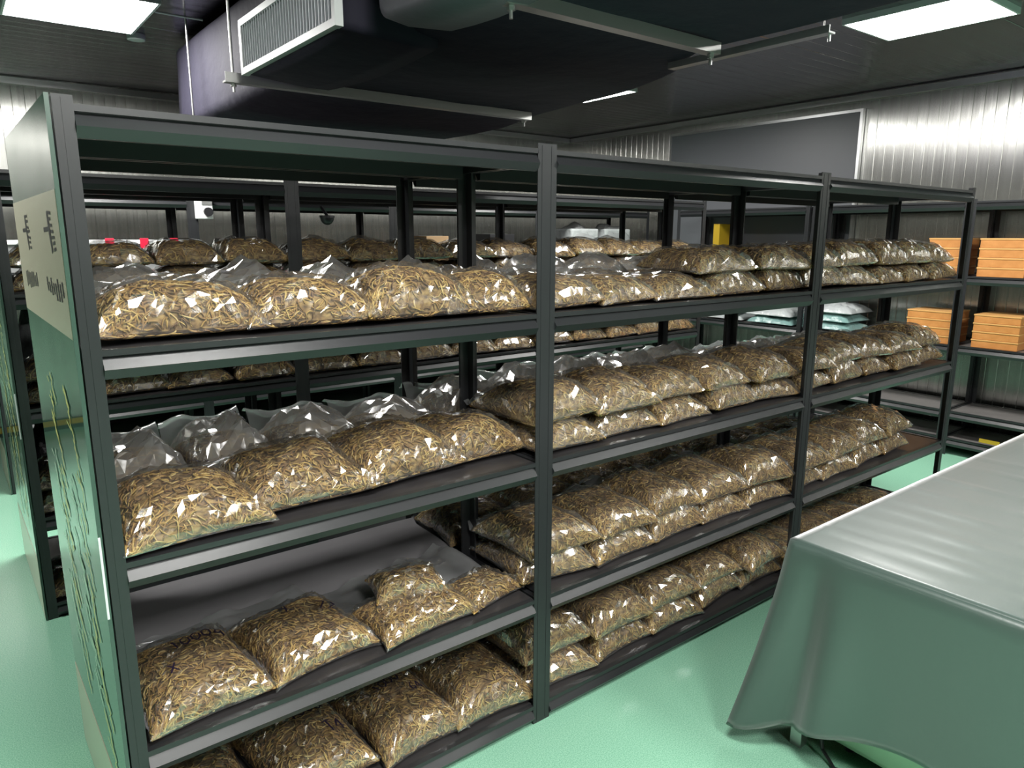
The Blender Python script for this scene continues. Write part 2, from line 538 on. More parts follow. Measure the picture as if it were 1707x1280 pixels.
def end_panel(x, y0, y1, label, seed, text=True):
    rnd = random.Random(seed)
    t = thing('end_panel', label, 'panel', (x, y0, 0), math.radians(1.0))
    D = y1 - y0
    MB().box((-0.008, 0, 0.004), (0, D, 2.0)).build('sheet', 'panel', t, bev=0.001)
    MB().box((-0.0085, -0.002, 0.004), (0.0, 0.0, 2.0)).build('edge_strip', 'panel_edge', t)
    MB().box((-0.0088, -0.0035, 0.86), (-0.004, -0.002, 1.06)).build('edge_glint', 'white', t)  # white strip stands in for a glint on the panel's front edge
    MB().box((-0.0092, 0.002, 1.505), (-0.008, D - 0.002, 1.815)).build('printed_band', 'beige', t)
    MB().box((-0.0092, 0.002, 0.01), (-0.008, D - 0.002, 0.3)).build('printed_base', 'beige', t)
    nx = (-1, 0, 0)
    X = -0.0094
    if text:
        # two brushed characters above two lines of smaller ones
        for cy in (0.62, 0.16):
            s = MB()
            ribbon(s, [(X, cy + 0.09, 1.735), (X, cy - 0.01, 1.737)], 0.006, nx, 0.0004)
            ribbon(s, [(X, cy + 0.0, 1.775), (X, cy - 0.005, 1.74), (X, cy - 0.02, 1.685)], 0.014, nx, 0.0005)
            for q in range(7):
                z = 1.772 - q * 0.0135
                ribbon(s, [(X, cy - 0.01 - q * 0.006, z), (X, cy - 0.05 - q * 0.006 + rnd.uniform(-.01, .01), z + rnd.uniform(-.004, .004))], 0.004, nx, 0.0006)
            s.build('brush_character', 'ink', t)['kind'] = 'stuff'
            s = MB()
            for q in range(8):
                yy = cy + 0.14 - q * 0.035
                ribbon(s, [(X, yy, 1.62 + rnd.uniform(-.008, .008)), (X, yy - 0.004, 1.585 + rnd.uniform(-.008, .008))], 0.011, nx, 0.0004)
                ribbon(s, [(X, yy + 0.012, 1.605 + rnd.uniform(-.01, .01)), (X, yy - 0.014, 1.603)], 0.0018, nx, 0.0006)
            s.build('brush_lettering', 'ink', t)['kind'] = 'stuff'
    for colr, ys, nm in (('gold', (0.55, 0.22), 'gold_lettering'), ('pale_ink', (0.66, 0.36), 'pale_lettering')):
        for cy in ys:
            s = MB()
            z = 1.36 if colr == 'gold' else 1.12
            while z > (0.42 if colr == 'gold' else 0.5):
                hgt = rnd.uniform(0.05, 0.1)
                yb = cy + rnd.uniform(-0.05, 0.05)
                pts = [(X, yb - 0.012 * q + rnd.uniform(-0.02, 0.02), z - hgt * q / 5) for q in range(6)]
                ribbon(s, pts, rnd.uniform(0.005, 0.012), nx, 0.0004)
                if rnd.random() < 0.7:
                    ribbon(s, [(X, cy + rnd.uniform(0.0, 0.06), z - 0.02), (X, cy - rnd.uniform(0.0, 0.06), z - 0.03)], 0.003, nx, 0.0006)
                z -= hgt * rnd.uniform(0.55, 1.15)
            s.build(nm, colr, t)['kind'] = 'stuff'
    return t
end_panel(-0.004, 0.0, 0.897, 'glossy green end panel with beige printed bands on the front rack row', 3)
end_panel(-0.044, 1.898, 2.802, 'glossy green end panel closing the second rack row', 8)
end_panel(-0.054, 3.948, 4.602, 'glossy green end panel closing the third rack row', 9, False)

# ------------------------------------------------------------------ bags of dried fungus
class Pillow:
    """shape of one bag: u runs across the width, v from the front edge (-1) to the back (+1)"""
    def __init__(s, W, L, H, seed, puff=1.0, lump=0.12):
        s.W, s.L, s.H, s.puff, s.seed = W, L, H, puff, seed
        rnd = random.Random(seed)
        s.seam = H * rnd.uniform(0.13, 0.19)
        s.terms = [(rnd.uniform(-4.5, 4.5), rnd.uniform(-4.5, 4.5), rnd.uniform(0, 6.28), rnd.uniform(0.3, 1.0) * lump / 2.2) for _ in range(6)]
        s.skew = rnd.uniform(-0.1, 0.1)
        s.lean = rnd.uniform(-0.2, 0.12)
        s.ears = [rnd.uniform(-0.012, 0.018) for _ in range(4)]
    def xy(s, u, v, k=1.0):
        x = u * s.W / 2 * (1 - 0.10 * (1 - v * v)) * k + s.skew * 0.02 * v
        y = v * s.L / 2 * (1 - 0.085 * (1 - u * u)) * k
        return x, y
    def S(s, u, v):
        a = np.clip(1 - np.abs(u) ** 3.2, 0, 1)
        b = np.clip(1 - np.abs(v) ** 3.2, 0, 1)
        return (a * b) ** 0.5
    def top(s, u, v):
        l = 0
        for a, b, c, d in s.terms:
            l = l + d * np.sin(a * u + b * v + c)
        return s.seam + (s.H - s.seam) * s.S(u, v) * (1 + l + s.lean * v)
    def bot(s, u, v):
        return s.seam * (1 - s.S(u, v) ** 0.55) + 0.002

def strands_mesh(P, n, seed, sides=4, rings=4, thick=1.0, length=1.0):
    rg = np.random.default_rng(seed)
    nb = int(n * 0.16)
    w1, w2 = rg.uniform(-1, 1, n), rg.uniform(-1, 1, n)
    u0 = 0.998 * np.sign(w1) * (1 - (1 - np.abs(w1)) ** 1.9)
    v0 = 0.998 * np.sign(w2) * (1 - (1 - np.abs(w2)) ** 1.9)
    low = np.zeros(n, bool)
    low[:nb] = True
    # the low ones hug the front and side edges
    side = rg.integers(0, 4, nb)
    e = rg.uniform(0.8, 0.985, nb)
    fr = side < 2
    v0[:nb] = np.where(fr, -e, v0[:nb])
    u0[:nb] = np.where(side == 2, -e, np.where(side == 3, e, u0[:nb]))
    ln = rg.uniform(0.022, 0.046, n) * length
    an = rg.uniform(0, 2 * np.pi, n)
    cv = rg.normal(0, 0.22, n)
    r = rg.uniform(0.0017, 0.0029, n) * thick
    dep = rg.uniform(-0.004, 0.0015, n)
    t = np.linspace(-0.5, 0.5, rings)[None, :]
    du, dv = np.cos(an)[:, None], np.sin(an)[:, None]
    a = t * ln[:, None]
    b = (t * t - 0.1) * ln[:, None] * cv[:, None] * 3
    # metric of the surface at each middle keeps every stick its true length on steep flanks
    hh = 0.004
    zt = lambda q, w_: np.where(low, P.bot(q, w_), P.top(q, w_))
    cl = lambda q: np.clip(q, -0.9995, 0.9995)
    su = (zt(cl(u0 + hh), v0) - zt(cl(u0 - hh), v0)) / (2 * hh)
    sv = (zt(u0, cl(v0 + hh)) - zt(u0, cl(v0 - hh))) / (2 * hh)
    gu = np.sqrt((P.W / 2) ** 2 + su ** 2)[:, None]
    gv = np.sqrt((P.L / 2) ** 2 + sv ** 2)[:, None]
    U = cl(u0[:, None] + (a * du - b * dv) / gu)
    V = cl(v0[:, None] + (a * dv + b * du) / gv)
    lw = low[:, None]
    def pos(U, V):
        x, y = P.xy(U, V, 0.965)
        z = np.where(lw, P.bot(U, V), P.top(U, V))
        return np.stack([x, y, z], -1)
    p = pos(U, V)
    h = 0.01
    nu = pos(np.clip(U + h, -.9999, .9999), V) - pos(np.clip(U - h, -.9999, .9999), V)
    nv = pos(U, np.clip(V + h, -.9999, .9999)) - pos(U, np.clip(V - h, -.9999, .9999))
    N = np.cross(nu, nv)
    N /= np.linalg.norm(N, axis=-1, keepdims=True) + 1e-12
    N = np.where(lw[..., None], -N, N)
    p = p + N * dep[:, None, None]
    p[..., 2] = np.maximum(p[..., 2], 0.003)
    T = np.gradient(p, axis=1)
    T /= np.linalg.norm(T, axis=-1, keepdims=True) + 1e-12
    B = np.cross(T, N)
    B /= np.linalg.norm(B, axis=-1, keepdims=True) + 1e-12
    N = np.cross(B, T)
    tap = np.array([0.55] + [1.0] * (rings - 2) + [0.45])[None, :, None]
    rr = r[:, None, None] * tap
    vs = np.zeros((n, rings, sides, 3))
    for k in range(sides):
        c = 2 * np.pi * k / sides + 0.4
        vs[:, :, k] = p + rr * (math.cos(c) * N + math.sin(c) * B)
    V_ = vs.reshape(-1, 3)
    base = (np.arange(n) * rings * sides)[:, None, None]
    i = np.arange(rings - 1)[None, :, None] * sides
    k = np.arange(sides)[None, None, :]
    k2 = (k + 1) % sides
    F = np.stack([base + i + k, base + i + k2, base + i + sides + k2, base + i + sides + k], -1).reshape(-1, 4)
    caps = []
    if sides == 4:
        b0 = (np.arange(n) * rings * sides)[:, None]
        caps = [b0 + np.array([[3, 2, 1, 0]]), b0 + (rings - 1) * sides + np.array([[0, 1, 2, 3]])]
        F = np.concatenate([F] + caps)
    me = bpy.data.meshes.new('contents')
    me.vertices.add(len(V_))
    me.vertices.foreach_set('co', V_.ravel())
    me.loops.add(F.size)
    me.loops.foreach_set('vertex_index', F.ravel().astype(np.int32))
    me.polygons.add(len(F))
    me.polygons.foreach_set('loop_start', np.arange(0, F.size, 4, dtype=np.int32))
    me.polygons.foreach_set('use_smooth', np.ones(len(F), bool))
    me.update(calc_edges=True)
    me.materials.append(M['fungus'])
    return me

def grid_mesh(name, m_u, m_v, fn, smooth=True, closed_with=None):
    vs = [fn(-1 + 2 * i / (m_u - 1), -1 + 2 * j / (m_v - 1)) for j in range(m_v) for i in range(m_u)]
    fs = [(j * m_u + i, j * m_u + i + 1, (j + 1) * m_u + i + 1, (j + 1) * m_u + i) for j in range(m_v - 1) for i in range(m_u - 1)]
    if closed_with:
        k = len(vs)
        vs += [closed_with(-1 + 2 * i / (m_u - 1), -1 + 2 * j / (m_v - 1)) for j in range(m_v) for i in range(m_u)]
        fs += [(k + (j + 1) * m_u + i, k + (j + 1) * m_u + i + 1, k + j * m_u + i + 1, k + j * m_u + i) for j in range(m_v - 1) for i in range(m_u - 1)]
    return mesh_from(name, vs, fs, smooth)

def edgy(u):
    """grid coordinate crowded towards the edges"""
    return math.copysign(1 - (1 - abs(u)) ** 1.8, u)

def core_mesh(P):
    f = lambda u, v: (*P.xy(edgy(u), edgy(v), 0.945), max(P.seam, float(P.top(edgy(u), edgy(v))) - 0.006))
    g = lambda u, v: (*P.xy(edgy(u), edgy(v), 0.945), min(P.seam, float(P.bot(edgy(u), edgy(v))) + 0.003))
    me = grid_mesh('filling', 17, 17, f, True, g)
    me.materials.append(M['core'])
    return me

def sgn_pow(u, e):
    return math.copysign(abs(u) ** e, u)

def film_mesh(P, seed, m_=22, material='film'):
    """taut wrinkled film: angular facets over the filling, ears at the corners"""
    rn = random.Random(seed * 13 + 5)
    jit = {}
    off = Vector((seed * 3.1, seed * 1.7, 0.3))
    def cell(u, v):
        k = (round(u * 1000), round(v * 1000))
        if k not in jit:
            inner = abs(u) < 0.99 and abs(v) < 0.99
            d = 2 / (m_ - 1) * 0.38
            jit[k] = (rn.uniform(-d, d) if inner else 0, rn.uniform(-d, d) if inner else 0, rn.uniform(0, 1) ** 2 if inner else 0)
        return jit[k]
    def ear(u, v):
        k = (1 if u > 0 else 0) + (2 if v > 0 else 0)
        return P.ears[k] * (abs(u) * abs(v)) ** 6
    def f(u, v):
        ju, jv, jz = cell(u, v)
        uu, vv = edgy(u + ju), edgy(v + jv)
        q = Vector((uu * 2.2, vv * 2.2, 0)) + off
        x, y = P.xy(uu, vv, 1.0)
        b = max(0.0, (1 - abs(uu) ** 9) * (1 - abs(vv) ** 9))
        rid = 1 - min(1, abs(noise.noise(q * 1.4)) * 3)
        z = float(P.top(uu, vv)) + (0.004 + 0.009 * jz + 0.011 * rid * rid) * min(1, b * 2.5)
        z += (P.puff - 1) * P.H * max(0.0, (1 - uu ** 4) * (1 - vv ** 4)) * (0.75 + 0.6 * noise.noise(Vector((uu * 1.7, vv * 1.7, seed))))
        return x, y, z + ear(uu, vv)
    def g(u, v):
        u, v = edgy(u), edgy(v)
        x, y = P.xy(u, v, 1.0)
        return x, y, max(0.0006, float(P.bot(u, v)) - 0.0018) + ear(u, v)
    me = grid_mesh('film', m_, m_, f, False, g)
    me.materials.append(M[material])
    return me

def flap_mesh(P, seed, F, rise):
    rnd = random.Random(seed * 7 + 1)
    ph, tw = rnd.uniform(0, 6), rnd.uniform(-0.03, 0.03)
    droop = rnd.uniform(0.4, 1.3)
    def f(u, v):
        t = (v + 1) / 2
        x, y0 = P.xy(u, 1.0)
        z = P.seam + rise * math.sin(min(1.0, t * 1.15) * math.pi * 0.5 * (1 + 0.5 * droop)) + 0.016 * t * math.sin(4.2 * u + ph) + 0.012 * t * noise.noise(Vector((u * 3, t * 3, seed)))
        zip_ = 0.0022 if 0.62 < t < 0.72 else 0.0
        return x * (1 - 0.05 * t) + tw * t, y0 + F * t * (1 - 0.12 * t), max(0.004, z + zip_)
    me = grid_mesh('flap', 22, 13, f, True)
    me.materials.append(M['flap'])
    return me

# stroke letters for the marker notes
GLYPH = {'0': [[(.5, 1), (.1, .8), (.05, .3), (.4, 0), (.8, .3), (.85, .75), (.5, 1)]], '1': [[(.35, .8), (.5, 1), (.5, 0)]],
         '2': [[(.1, .8), (.5, 1), (.85, .7), (.1, 0), (.9, .02)]], '7': [[(.05, 1), (.9, 1), (.4, 0)]], '8': [[(.5, .5), (.15, .75), (.5, 1), (.85, .75), (.1, .25), (.5, 0), (.9, .25), (.5, .5)]],
         '4': [[(.6, 0), (.6, 1), (.05, .3), (.95, .3)]], '6': [[(.75, 1), (.2, .5), (.2, .1), (.6, 0), (.8, .3), (.3, .45)]], '9': [[(.8, .6), (.4, .5), (.2, .8), (.6, 1), (.8, .7), (.7, 0)]],
         'g': [[(.8, .6), (.4, .65), (.2, .3), (.5, .1), (.8, .5), (.8, -.2), (.3, -.3)]], 'X': [[(.1, 1), (.9, 0)], [(.9, 1), (.1, 0)]], 'T': [[(.05, 1), (.95, 1)], [(.5, 1), (.5, 0)]], '.': [[(.4, .02), (.5, .06)]]}
def marking_mesh(P, notes):
    """notes: (text, u, v, height, angle) written on the top film"""
    s = MB()
    for text, u0, v0, hh, ang in notes:
        ca, sa = math.cos(ang), math.sin(ang)
        for i, ch in enumerate(text):
            for st in GLYPH.get(ch, []):
                pts = []
                for k in range(len(st) - 1):
                    for q in range(4):
                        a = q / 4
                        pts.append((st[k][0] * (1 - a) + st[k + 1][0] * a, st[k][1] * (1 - a) + st[k + 1][1] * a))
                pts.append(st[-1])
                out = []
                for gx, gy in pts:
                    lx, ly = (i * 1.05 + gx) * hh * 0.62, gy * hh
                    u = u0 + (lx * ca - ly * sa) / (P.W / 2)
                    v = v0 + (lx * sa + ly * ca) / (P.L / 2)
                    x, y = P.xy(u, v)
                    out.append((x, y, float(P.top(u, v)) + 0.02 + (P.puff - 1) * P.H * max(0, (1 - u ** 4) * (1 - v ** 4)) * (0.75 + 0.6 * noise.noise(Vector((u * 1.7, v * 1.7, P.seed))))))
                ribbon(s, out, 0.0028, (0, 0, 1), 0.0)
    return s.mesh('marking')

class BagKind:
    def __init__(s, W, L, H, seed, n, sides=4, rings=4, thick=1.0, length=1.0, puff=1.0, flap=0.1, rise=0.02, film_res=28, mat_='film'):
        s.P = Pillow(W, L, H, seed, puff)
        s.con = strands_mesh(s.P, n, seed + 50, sides, rings, thick, length)
        s.core = core_mesh(s.P)
        s.film = film_mesh(s.P, seed, film_res, mat_)
        s.flap = flap_mesh(s.P, seed, flap, rise) if flap else None
    def place(s, label, group, loc, rz=0.0, tilt=(0, 0), scale=(1, 1, 1), notes=None):
        t = thing('fungus_bag', label, 'bag', loc, rz, group)
        t.rotation_euler = (tilt[0], tilt[1], rz)
        t.scale = scale
        o = obj('filling', s.core, None, t)
        o = obj('contents', s.con, None, t)
        o['kind'] = 'stuff'
        obj('film', s.film, None, t)
        if s.flap:
            obj('flap', s.flap, None, t)
        if notes:
            for nt_ in notes:
                obj('marking', marking_mesh(s.P, [nt_]), 'marker', t)
        return t

NEAR_N = 1500
ORD = ['first', 'second', 'third', 'fourth', 'fifth', 'sixth', 'seventh', 'eighth']
SHELF = {1: 'second', 2: 'third', 3: 'fourth', 4: 'bottom'}
RN = ['end front rack', 'middle front rack', 'far front rack']
def blab(i, row, sh, where, what='clear bag of brown fungus'):
    return '%s, %s along the %s, %s shelf, %s' % (what, ORD[i], row, SHELF[sh], where)

# --- end rack, every front bag shaped on its own: (shelf, x0, x1, yfront, length, height, rz deg, seed, flap, rise, puff, notes)
near = {
    1: [(0.04, 0.41, 0.06, 0.36, 0.125, 2, 11, 0.10, 0.05, 1.06, None), (0.395, 0.725, 0.05, 0.37, 0.13, -3, 12, 0.10, 0.05, 1.05, None),
        (0.70, 1.06, 0.045, 0.37, 0.145, 2, 13, 0.09, 0.06, 1.06, [('1000', -0.3, 0.3, 0.035, 0.0)]), (0.98, 1.27, 0.05, 0.36, 0.125, -2, 14, 0.09, 0.03, 1.03, None)],
    2: [(0.035, 0.375, 0.0, 0.38, 0.12, 3, 21, 0.12, 0.04, 1.03, [('72', 0.3, 0.15, 0.05, 0.1)]), (0.345, 0.70, 0.05, 0.38, 0.125, 0, 22, 0.11, 0.03, 1.03, None),
        (0.665, 1.02, 0.07, 0.38, 0.135, 6, 23, 0.10, 0.04, 1.03, None), (0.955, 1.29, 0.1, 0.36, 0.125, 2, 24, 0.1, 0.03, 1.03, None)],
    3: [(0.045, 0.345, 0.02, 0.40, 0.095, 4, 31, 0.13, -0.01, 1.02, [('1000g', -0.25, 0.08, 0.05, 0.05), ('X', -0.5, -0.5, 0.042, 0)]),
        (0.36, 0.675, 0.05, 0.38, 0.085, 6, 32, 0.16, -0.01, 1.02, [('72', 0.35, -0.05, 0.055, -0.4), ('X', -0.2, 0.1, 0.045, 0.2)]),
        (0.705, 1.04, 0.03, 0.25, 0.075, 4, 33, 0.24, 0.0, 1.02, None)],
    4: [(0.02, 0.33, 0.1, 0.38, 0.10, 0, 41, 0.1, 0.0, 1.02, None), (0.35, 0.67, 0.06, 0.40, 0.10, 2, 42, 0.1, 0.0, 1.02, [('1000.', -0.15, 0.1, 0.05, 0.1), ('T4', 0.3, -0.55, 0.055, 0.1)]),
        (0.69, 0.99, 0.03, 0.42, 0.10, 3, 43, 0.1, 0.0, 1.02, [('1000', -0.4, 0.1, 0.046, 0.2), ('64', 0.25, -0.25, 0.046, 0.1)]),
        (0.985, 1.29, 0.02, 0.44, 0.11, -3, 44, 0.1, 0.0, 1.02, None)],
}
ROWNAME = 'front row'
for sh, rows in near.items():
    for i, (x0, x1, yf, L, H, rz, seed, fl_, rise, puff, notes) in enumerate(rows):
        k = BagKind(x1 - x0 + 0.03, L, H, seed, NEAR_N, puff=puff, flap=fl_, rise=rise)
        k.place(blab(i, ROWNAME, sh, RN[0], 'marker-noted bag of brown fungus' if notes else 'clear bag of brown fungus'),
                'bags on the end rack, front row', ((x0 + x1) / 2, yf + L / 2, ZS[sh] + 0.002), math.radians(rz), notes=notes)
# fourth shelf: small bag resting on the third, and a slack half filled one in the corner
k = BagKind(0.25, 0.17, 0.065, 35, 700, flap=0, puff=1.0)
k.place('small plump bag of fungus lying on another bag, fourth shelf, end front rack', 'bags on the end rack, front row', (0.885, 0.225, ZS[3] + 0.07), math.radians(-14), (math.radians(4), 0))
k = BagKind(0.27, 0.2, 0.05, 36, 600, flap=0.3, rise=0.03, puff=1.1)
k.place('slack half filled bag with wide empty film, fourth shelf corner, end front rack', 'bags on the end rack, front row', (1.14, 0.16, ZS[3] + 0.002), math.radians(12))

def sheet_fn(u, v):
    x, y = 0.65 + 0.615 * u + 0.01 * v, 0.475 + 0.385 * v
    return x, y, ZS[3] + 0.0035 + 0.003 * max(0, noise.noise(Vector((x * 4, y * 5, 2)))) + 0.02 * max(0, (v - 0.9) / 0.1) ** 2
o = obj('plastic_sheet', grid_mesh('plastic_sheet', 40, 26, sheet_fn), 'sheet')
tag(o, 'smooth grey plastic sheet lining the fourth shelf of the end rack', 'sheet')

# --- shared kinds for the other rows
MID = [BagKind(0.345, 0.38, h, 100 + i, 1050, sides=4, rings=3, thick=1.15, puff=1.03, flap=0.08, rise=0.02, film_res=20, mat_='film_mid') for i, h in enumerate((0.1, 0.11, 0.095, 0.105, 0.115))]
PUFF = [BagKind(0.33, 0.32, 0.085, 120 + i, 600, sides=4, rings=3, thick=1.15, puff=1.75, flap=0.12, rise=0.09, film_res=18, mat_='puff_film') for i in range(3)]
FAR = [BagKind(0.36, 0.38, h, 140 + i, 420, sides=3, rings=3, thick=1.7, length=1.1, puff=1.03, flap=0.07, rise=0.02, film_res=14) for i, h in enumerate((0.1, 0.11, 0.12))]
rnd = random.Random(77)
def lay(kinds, xs, yc, z, sh, row, where, group, wid=0.345, flip=True, tilt=0.0, jy=0.02, what='clear bag of brown fungus', notes={}):
    for i, x in enumerate(xs):
        k = kinds[rnd.randrange(len(kinds))]
        gap = min([abs(x - o) for o in xs if o != x] or [wid])
        sx = min(1.12, max(0.72, (gap + 0.02) / wid))
        k.place(blab(i, row, sh, where, what), group, (x, yc + rnd.uniform(-jy, jy), z), math.radians(rnd.uniform(-6, 6)),
                (tilt + math.radians(rnd.uniform(-1.5, 1.5)), math.radians(rnd.uniform(-2, 2))),
                (sx * (-1 if flip and i not in notes and rnd.random() < 0.5 else 1), rnd.uniform(0.95, 1.05), rnd.uniform(0.92, 1.08)), notes=notes.get(i))

# back rows of the end rack: film puffs up behind the front bags
G0 = 'bags on the end rack, back row'
lay(PUFF, [0.2, 0.53, 0.86, 1.13], 0.66, ZS[1], 1, 'back row', RN[0], G0)
lay(PUFF, [0.17, 0.44, 0.74, 1.06], 0.63, ZS[2], 2, 'back row', RN[0], G0, notes={1: [('1000g', -0.3, -0.35, 0.045, 0.05)]})
lay(MID, [1.1], 0.68, ZS[4], 4, 'back row', RN[0], G0)
# middle rack
x0 = BX[1][0]
LOW = {1: [1.44, 1.735, 2.06, 2.40, 2.73], 2: [1.45, 1.77, 2.09, 2.41, 2.74], 3: [1.44, 1.76, 2.09, 2.42, 2.74], 4: [1.45, 1.78, 2.10, 2.42, 2.75]}
UPP = {1: [2.34, 2.74], 2: [1.45, 1.77, 2.08, 2.38, 2.72], 3: [1.46, 1.80, 2.10, 2.42, 2.74], 4: [1.44, 1.78, 2.11, 2.43, 2.74]}
G1 = 'bags stacked on the middle rack'
for sh in (1, 2, 3, 4):
    lay(MID, LOW[sh], 0.225, ZS[sh] + 0.001, sh, 'lower layer', RN[1], G1, jy=0.012)
    lay(MID, UPP[sh], 0.235, ZS[sh] + 0.098, sh, 'upper layer', RN[1], G1, jy=0.02, tilt=math.radians(2))
lay(PUFF, [1.46, 1.80, 2.14, 2.48, 2.80], 0.67, ZS[1], 1, 'back row', RN[1], G1)
lay(PUFF, [1.42, 1.74, 2.06, 2.38, 2.72], 0.66, ZS[2] + 0.03, 2, 'back row', RN[1], G1)
lay(MID, [1.45, 1.8, 2.15, 2.5, 2.78], 0.68, ZS[3], 3, 'back row', RN[1], G1)
lay(MID, [1.45, 1.8], 0.68, ZS[4], 4, 'back row', RN[1], G1)
# far rack
LOW = {1: [3.08, 3.40, 3.72, 4.05, 4.38], 2: [3.07, 3.38, 3.70, 4.02, 4.36], 3: [3.07, 3.39, 3.71, 4.04], 4: [3.1, 3.43, 3.76, 4.08]}
UPP = {1: [3.09, 3.42, 3.74, 4.06, 4.34], 2: [3.08, 3.40, 3.72, 4.03, 4.32], 3: [3.10, 3.44, 3.78, 4.10]}
G2 = 'bags stacked on the far rack'
for sh in (1, 2, 3, 4):
    lay(MID, LOW[sh], 0.225, ZS[sh] + 0.001, sh, 'lower layer', RN[2], G2, jy=0.012)
    if sh in UPP:
        lay(MID, UPP[sh], 0.235, ZS[sh] + 0.098, sh, 'upper layer', RN[2], G2, jy=0.02, tilt=math.radians(2))
lay(PUFF, [3.12, 3.48, 3.84, 4.18], 0.67, ZS[1], 1, 'back row', RN[2], G2)
lay(PUFF, [3.12, 3.48, 3.84, 4.18], 0.67, ZS[2], 2, 'back row', RN[2], G2)
lay(MID, [3.12, 3.48, 3.84], 0.67, ZS[3], 3, 'back row', RN[2], G2)
# second row of racks
SR = ['first bay, second row', 'middle bay, second row', 'last bay, second row']
S2X = [[0.14, 0.42, 0.72, 1.03], [1.40, 1.72, 2.04, 2.37, 2.70], [3.05, 3.37, 3.70, 4.02, 4.36]]
for b in range(3):
    for sh in (1, 2):
        lay(FAR, S2X[b], 2.12, ZS[sh] + 0.001, sh, 'lower layer', SR[b], 'bags on the second rack row', 0.36)
        lay(FAR, S2X[b], 2.13, ZS[sh] + 0.1, sh, 'upper layer', SR[b], 'bags on the second rack row', 0.36)
lay(FAR, [0.14, 0.46], 2.12, ZS[3], 3, 'lower layer', SR[0], 'bags on the second rack row', 0.36)
lay(FAR, [0.15, 0.47], 2.12, ZS[3] + 0.1, 3, 'upper layer', SR[0], 'bags on the second rack row', 0.36)
lay(FAR, [0.14, 0.46], 2.12, ZS[4], 4, 'lower layer', SR[0], 'bags on the second rack row', 0.36)

# ------------------------------------------------------------------ covered table
TX0, TX1, TY0, TY1, TZ = 1.868, 4.5, -1.75, -0.575, 0.75
t = thing('work_table', 'long table hidden under the grey green cloth', 'table', (TX0, TY0, 0))
box('table_top', (TX0 + 0.01, TY0 + 0.01, TZ - 0.035), (TX1 - 0.01, TY1 - 0.01, TZ - 0.006), 'galv').parent = None
top = bpy.data.objects['table_top']
top.parent = t
top.location = (-TX0, -TY0, 0)
for x in (TX0 + 0.06, TX1 - 0.06):
    for y in (TY0 + 0.06, TY1 - 0.06):
        MB().box((x - 0.02 - TX0, y - 0.02 - TY0, 0), (x + 0.02 - TX0, y + 0.02 - TY0, TZ - 0.035)).build('leg', 'galv', t)

def cloth_mesh():
    """top sheet plus a hanging skirt all round, flaring into a fold at each corner"""
    per = []                        # (x, y, nx, ny, corner weight, side)
    step = 0.025
    def side(p, q, n):
        k = int((Vector(q) - Vector(p)).length / step)
        for i in range(k):
            a = i / k
            per.append((p[0] + (q[0] - p[0]) * a, p[1] + (q[1] - p[1]) * a, n, min(i, k - i) * step, i * step))
    C = [(TX0, TY1), (TX0, TY0), (TX1, TY0), (TX1, TY1)]
    for i, n in enumerate(((-1, 0), (0, -1), (1, 0), (0, 1))):
        side(C[i], C[(i + 1) % 4], n)
    rows = 26
    vs, fs = [], []
    N = len(per)
    for j in range(rows):
        s = j / (rows - 1)
        for i, (x, y, n, dc, al) in enumerate(per):
            cw = math.exp(-(dc / 0.13) ** 2)
            cx = min(C, key=lambda c: (c[0] - x) ** 2 + (c[1] - y) ** 2)
            dx, dy = (1 if cx[0] == TX1 else -1), (1 if cx[1] == TY1 else -1)
            drop = 0.555 + 0.13 * cw + 0.02 * math.sin(al * 9)
            fold = 0.030 * math.sin(al * 11 + 0.6 * math.sin(al * 5)) * s ** 1.6 * (1 - 0.8 * cw)
            sag = 0.012 * s + fold + 0.02 * math.sin(al * 3.1 + 1.3) * s
            z = TZ + 0.004 - drop * (s ** 1.0)
            r = 0.012 * min(1.0, s * 14)                       # soft edge at the table rim
            pl = -0.065 * s * math.exp(-((dc - 0.11) / 0.035) ** 2) + 0.02 * s * math.exp(-((dc - 0.2) / 0.05) ** 2)
            px = x + n[0] * (r + sag * (1 - cw) + pl) + dx * 0.125 * cw * s ** 1.3
            py = y + n[1] * (r + sag * (1 - cw) + pl) + dy * 0.10 * cw * s ** 1.3
            vs.append((px, py, z - (0.0 if j else -0.0)))
    for j in range(rows - 1):
        for i in range(N):
            k = (i + 1) % N
            fs.append((j * N + i, j * N + k, (j + 1) * N + k, (j + 1) * N + i))
    # top: grid with ironed creases
    nx, ny = 90, 40
    b0 = len(vs)
    for j in range(ny + 1):
        for i in range(nx + 1):
            x = TX0 + (TX1 - TX0) * i / nx
            y = TY0 + (TY1 - TY0) * j / ny
            e = min(i, nx - i, j, ny - j)
            z = TZ + 0.004
            if e:
                for cxr, hgt in ((0.10, 0.003), (0.21, 0.005), (0.3, 0.003), (0.42, 0.005), (0.55, 0.003), (0.66, 0.005), (0.85, 0.004), (1.05, 0.005), (1.3, 0.004), (1.5, 0.005), (2.0, 0.005)):
                    z += hgt * math.exp(-((x - TX0 - cxr - 0.03 * math.sin(y * 3)) / 0.012) ** 2)
                z += 0.002 * noise.noise(Vector((x * 3, y * 6, 0)))
            vs.append((x, y, z))
    for j in range(ny):
        for i in range(nx):
            a = b0 + j * (nx + 1) + i
            fs.append((a, a + 1, a + nx + 2, a + nx + 1))
    me = mesh_from('tablecloth', vs, fs, True)
    bm = bmesh.new()
    bm.from_mesh(me)
    bmesh.ops.recalc_face_normals(bm, faces=bm.faces)
    bm.to_mesh(me)
    bm.free()
    return me
o = obj('tablecloth', cloth_mesh(), 'cloth')
tag(o, 'grey green satin cloth draped over the long table', 'tablecloth')
mo = o.modifiers.new('thick', 'SOLIDIFY')
mo.thickness = 0.002
mo.offset = -1
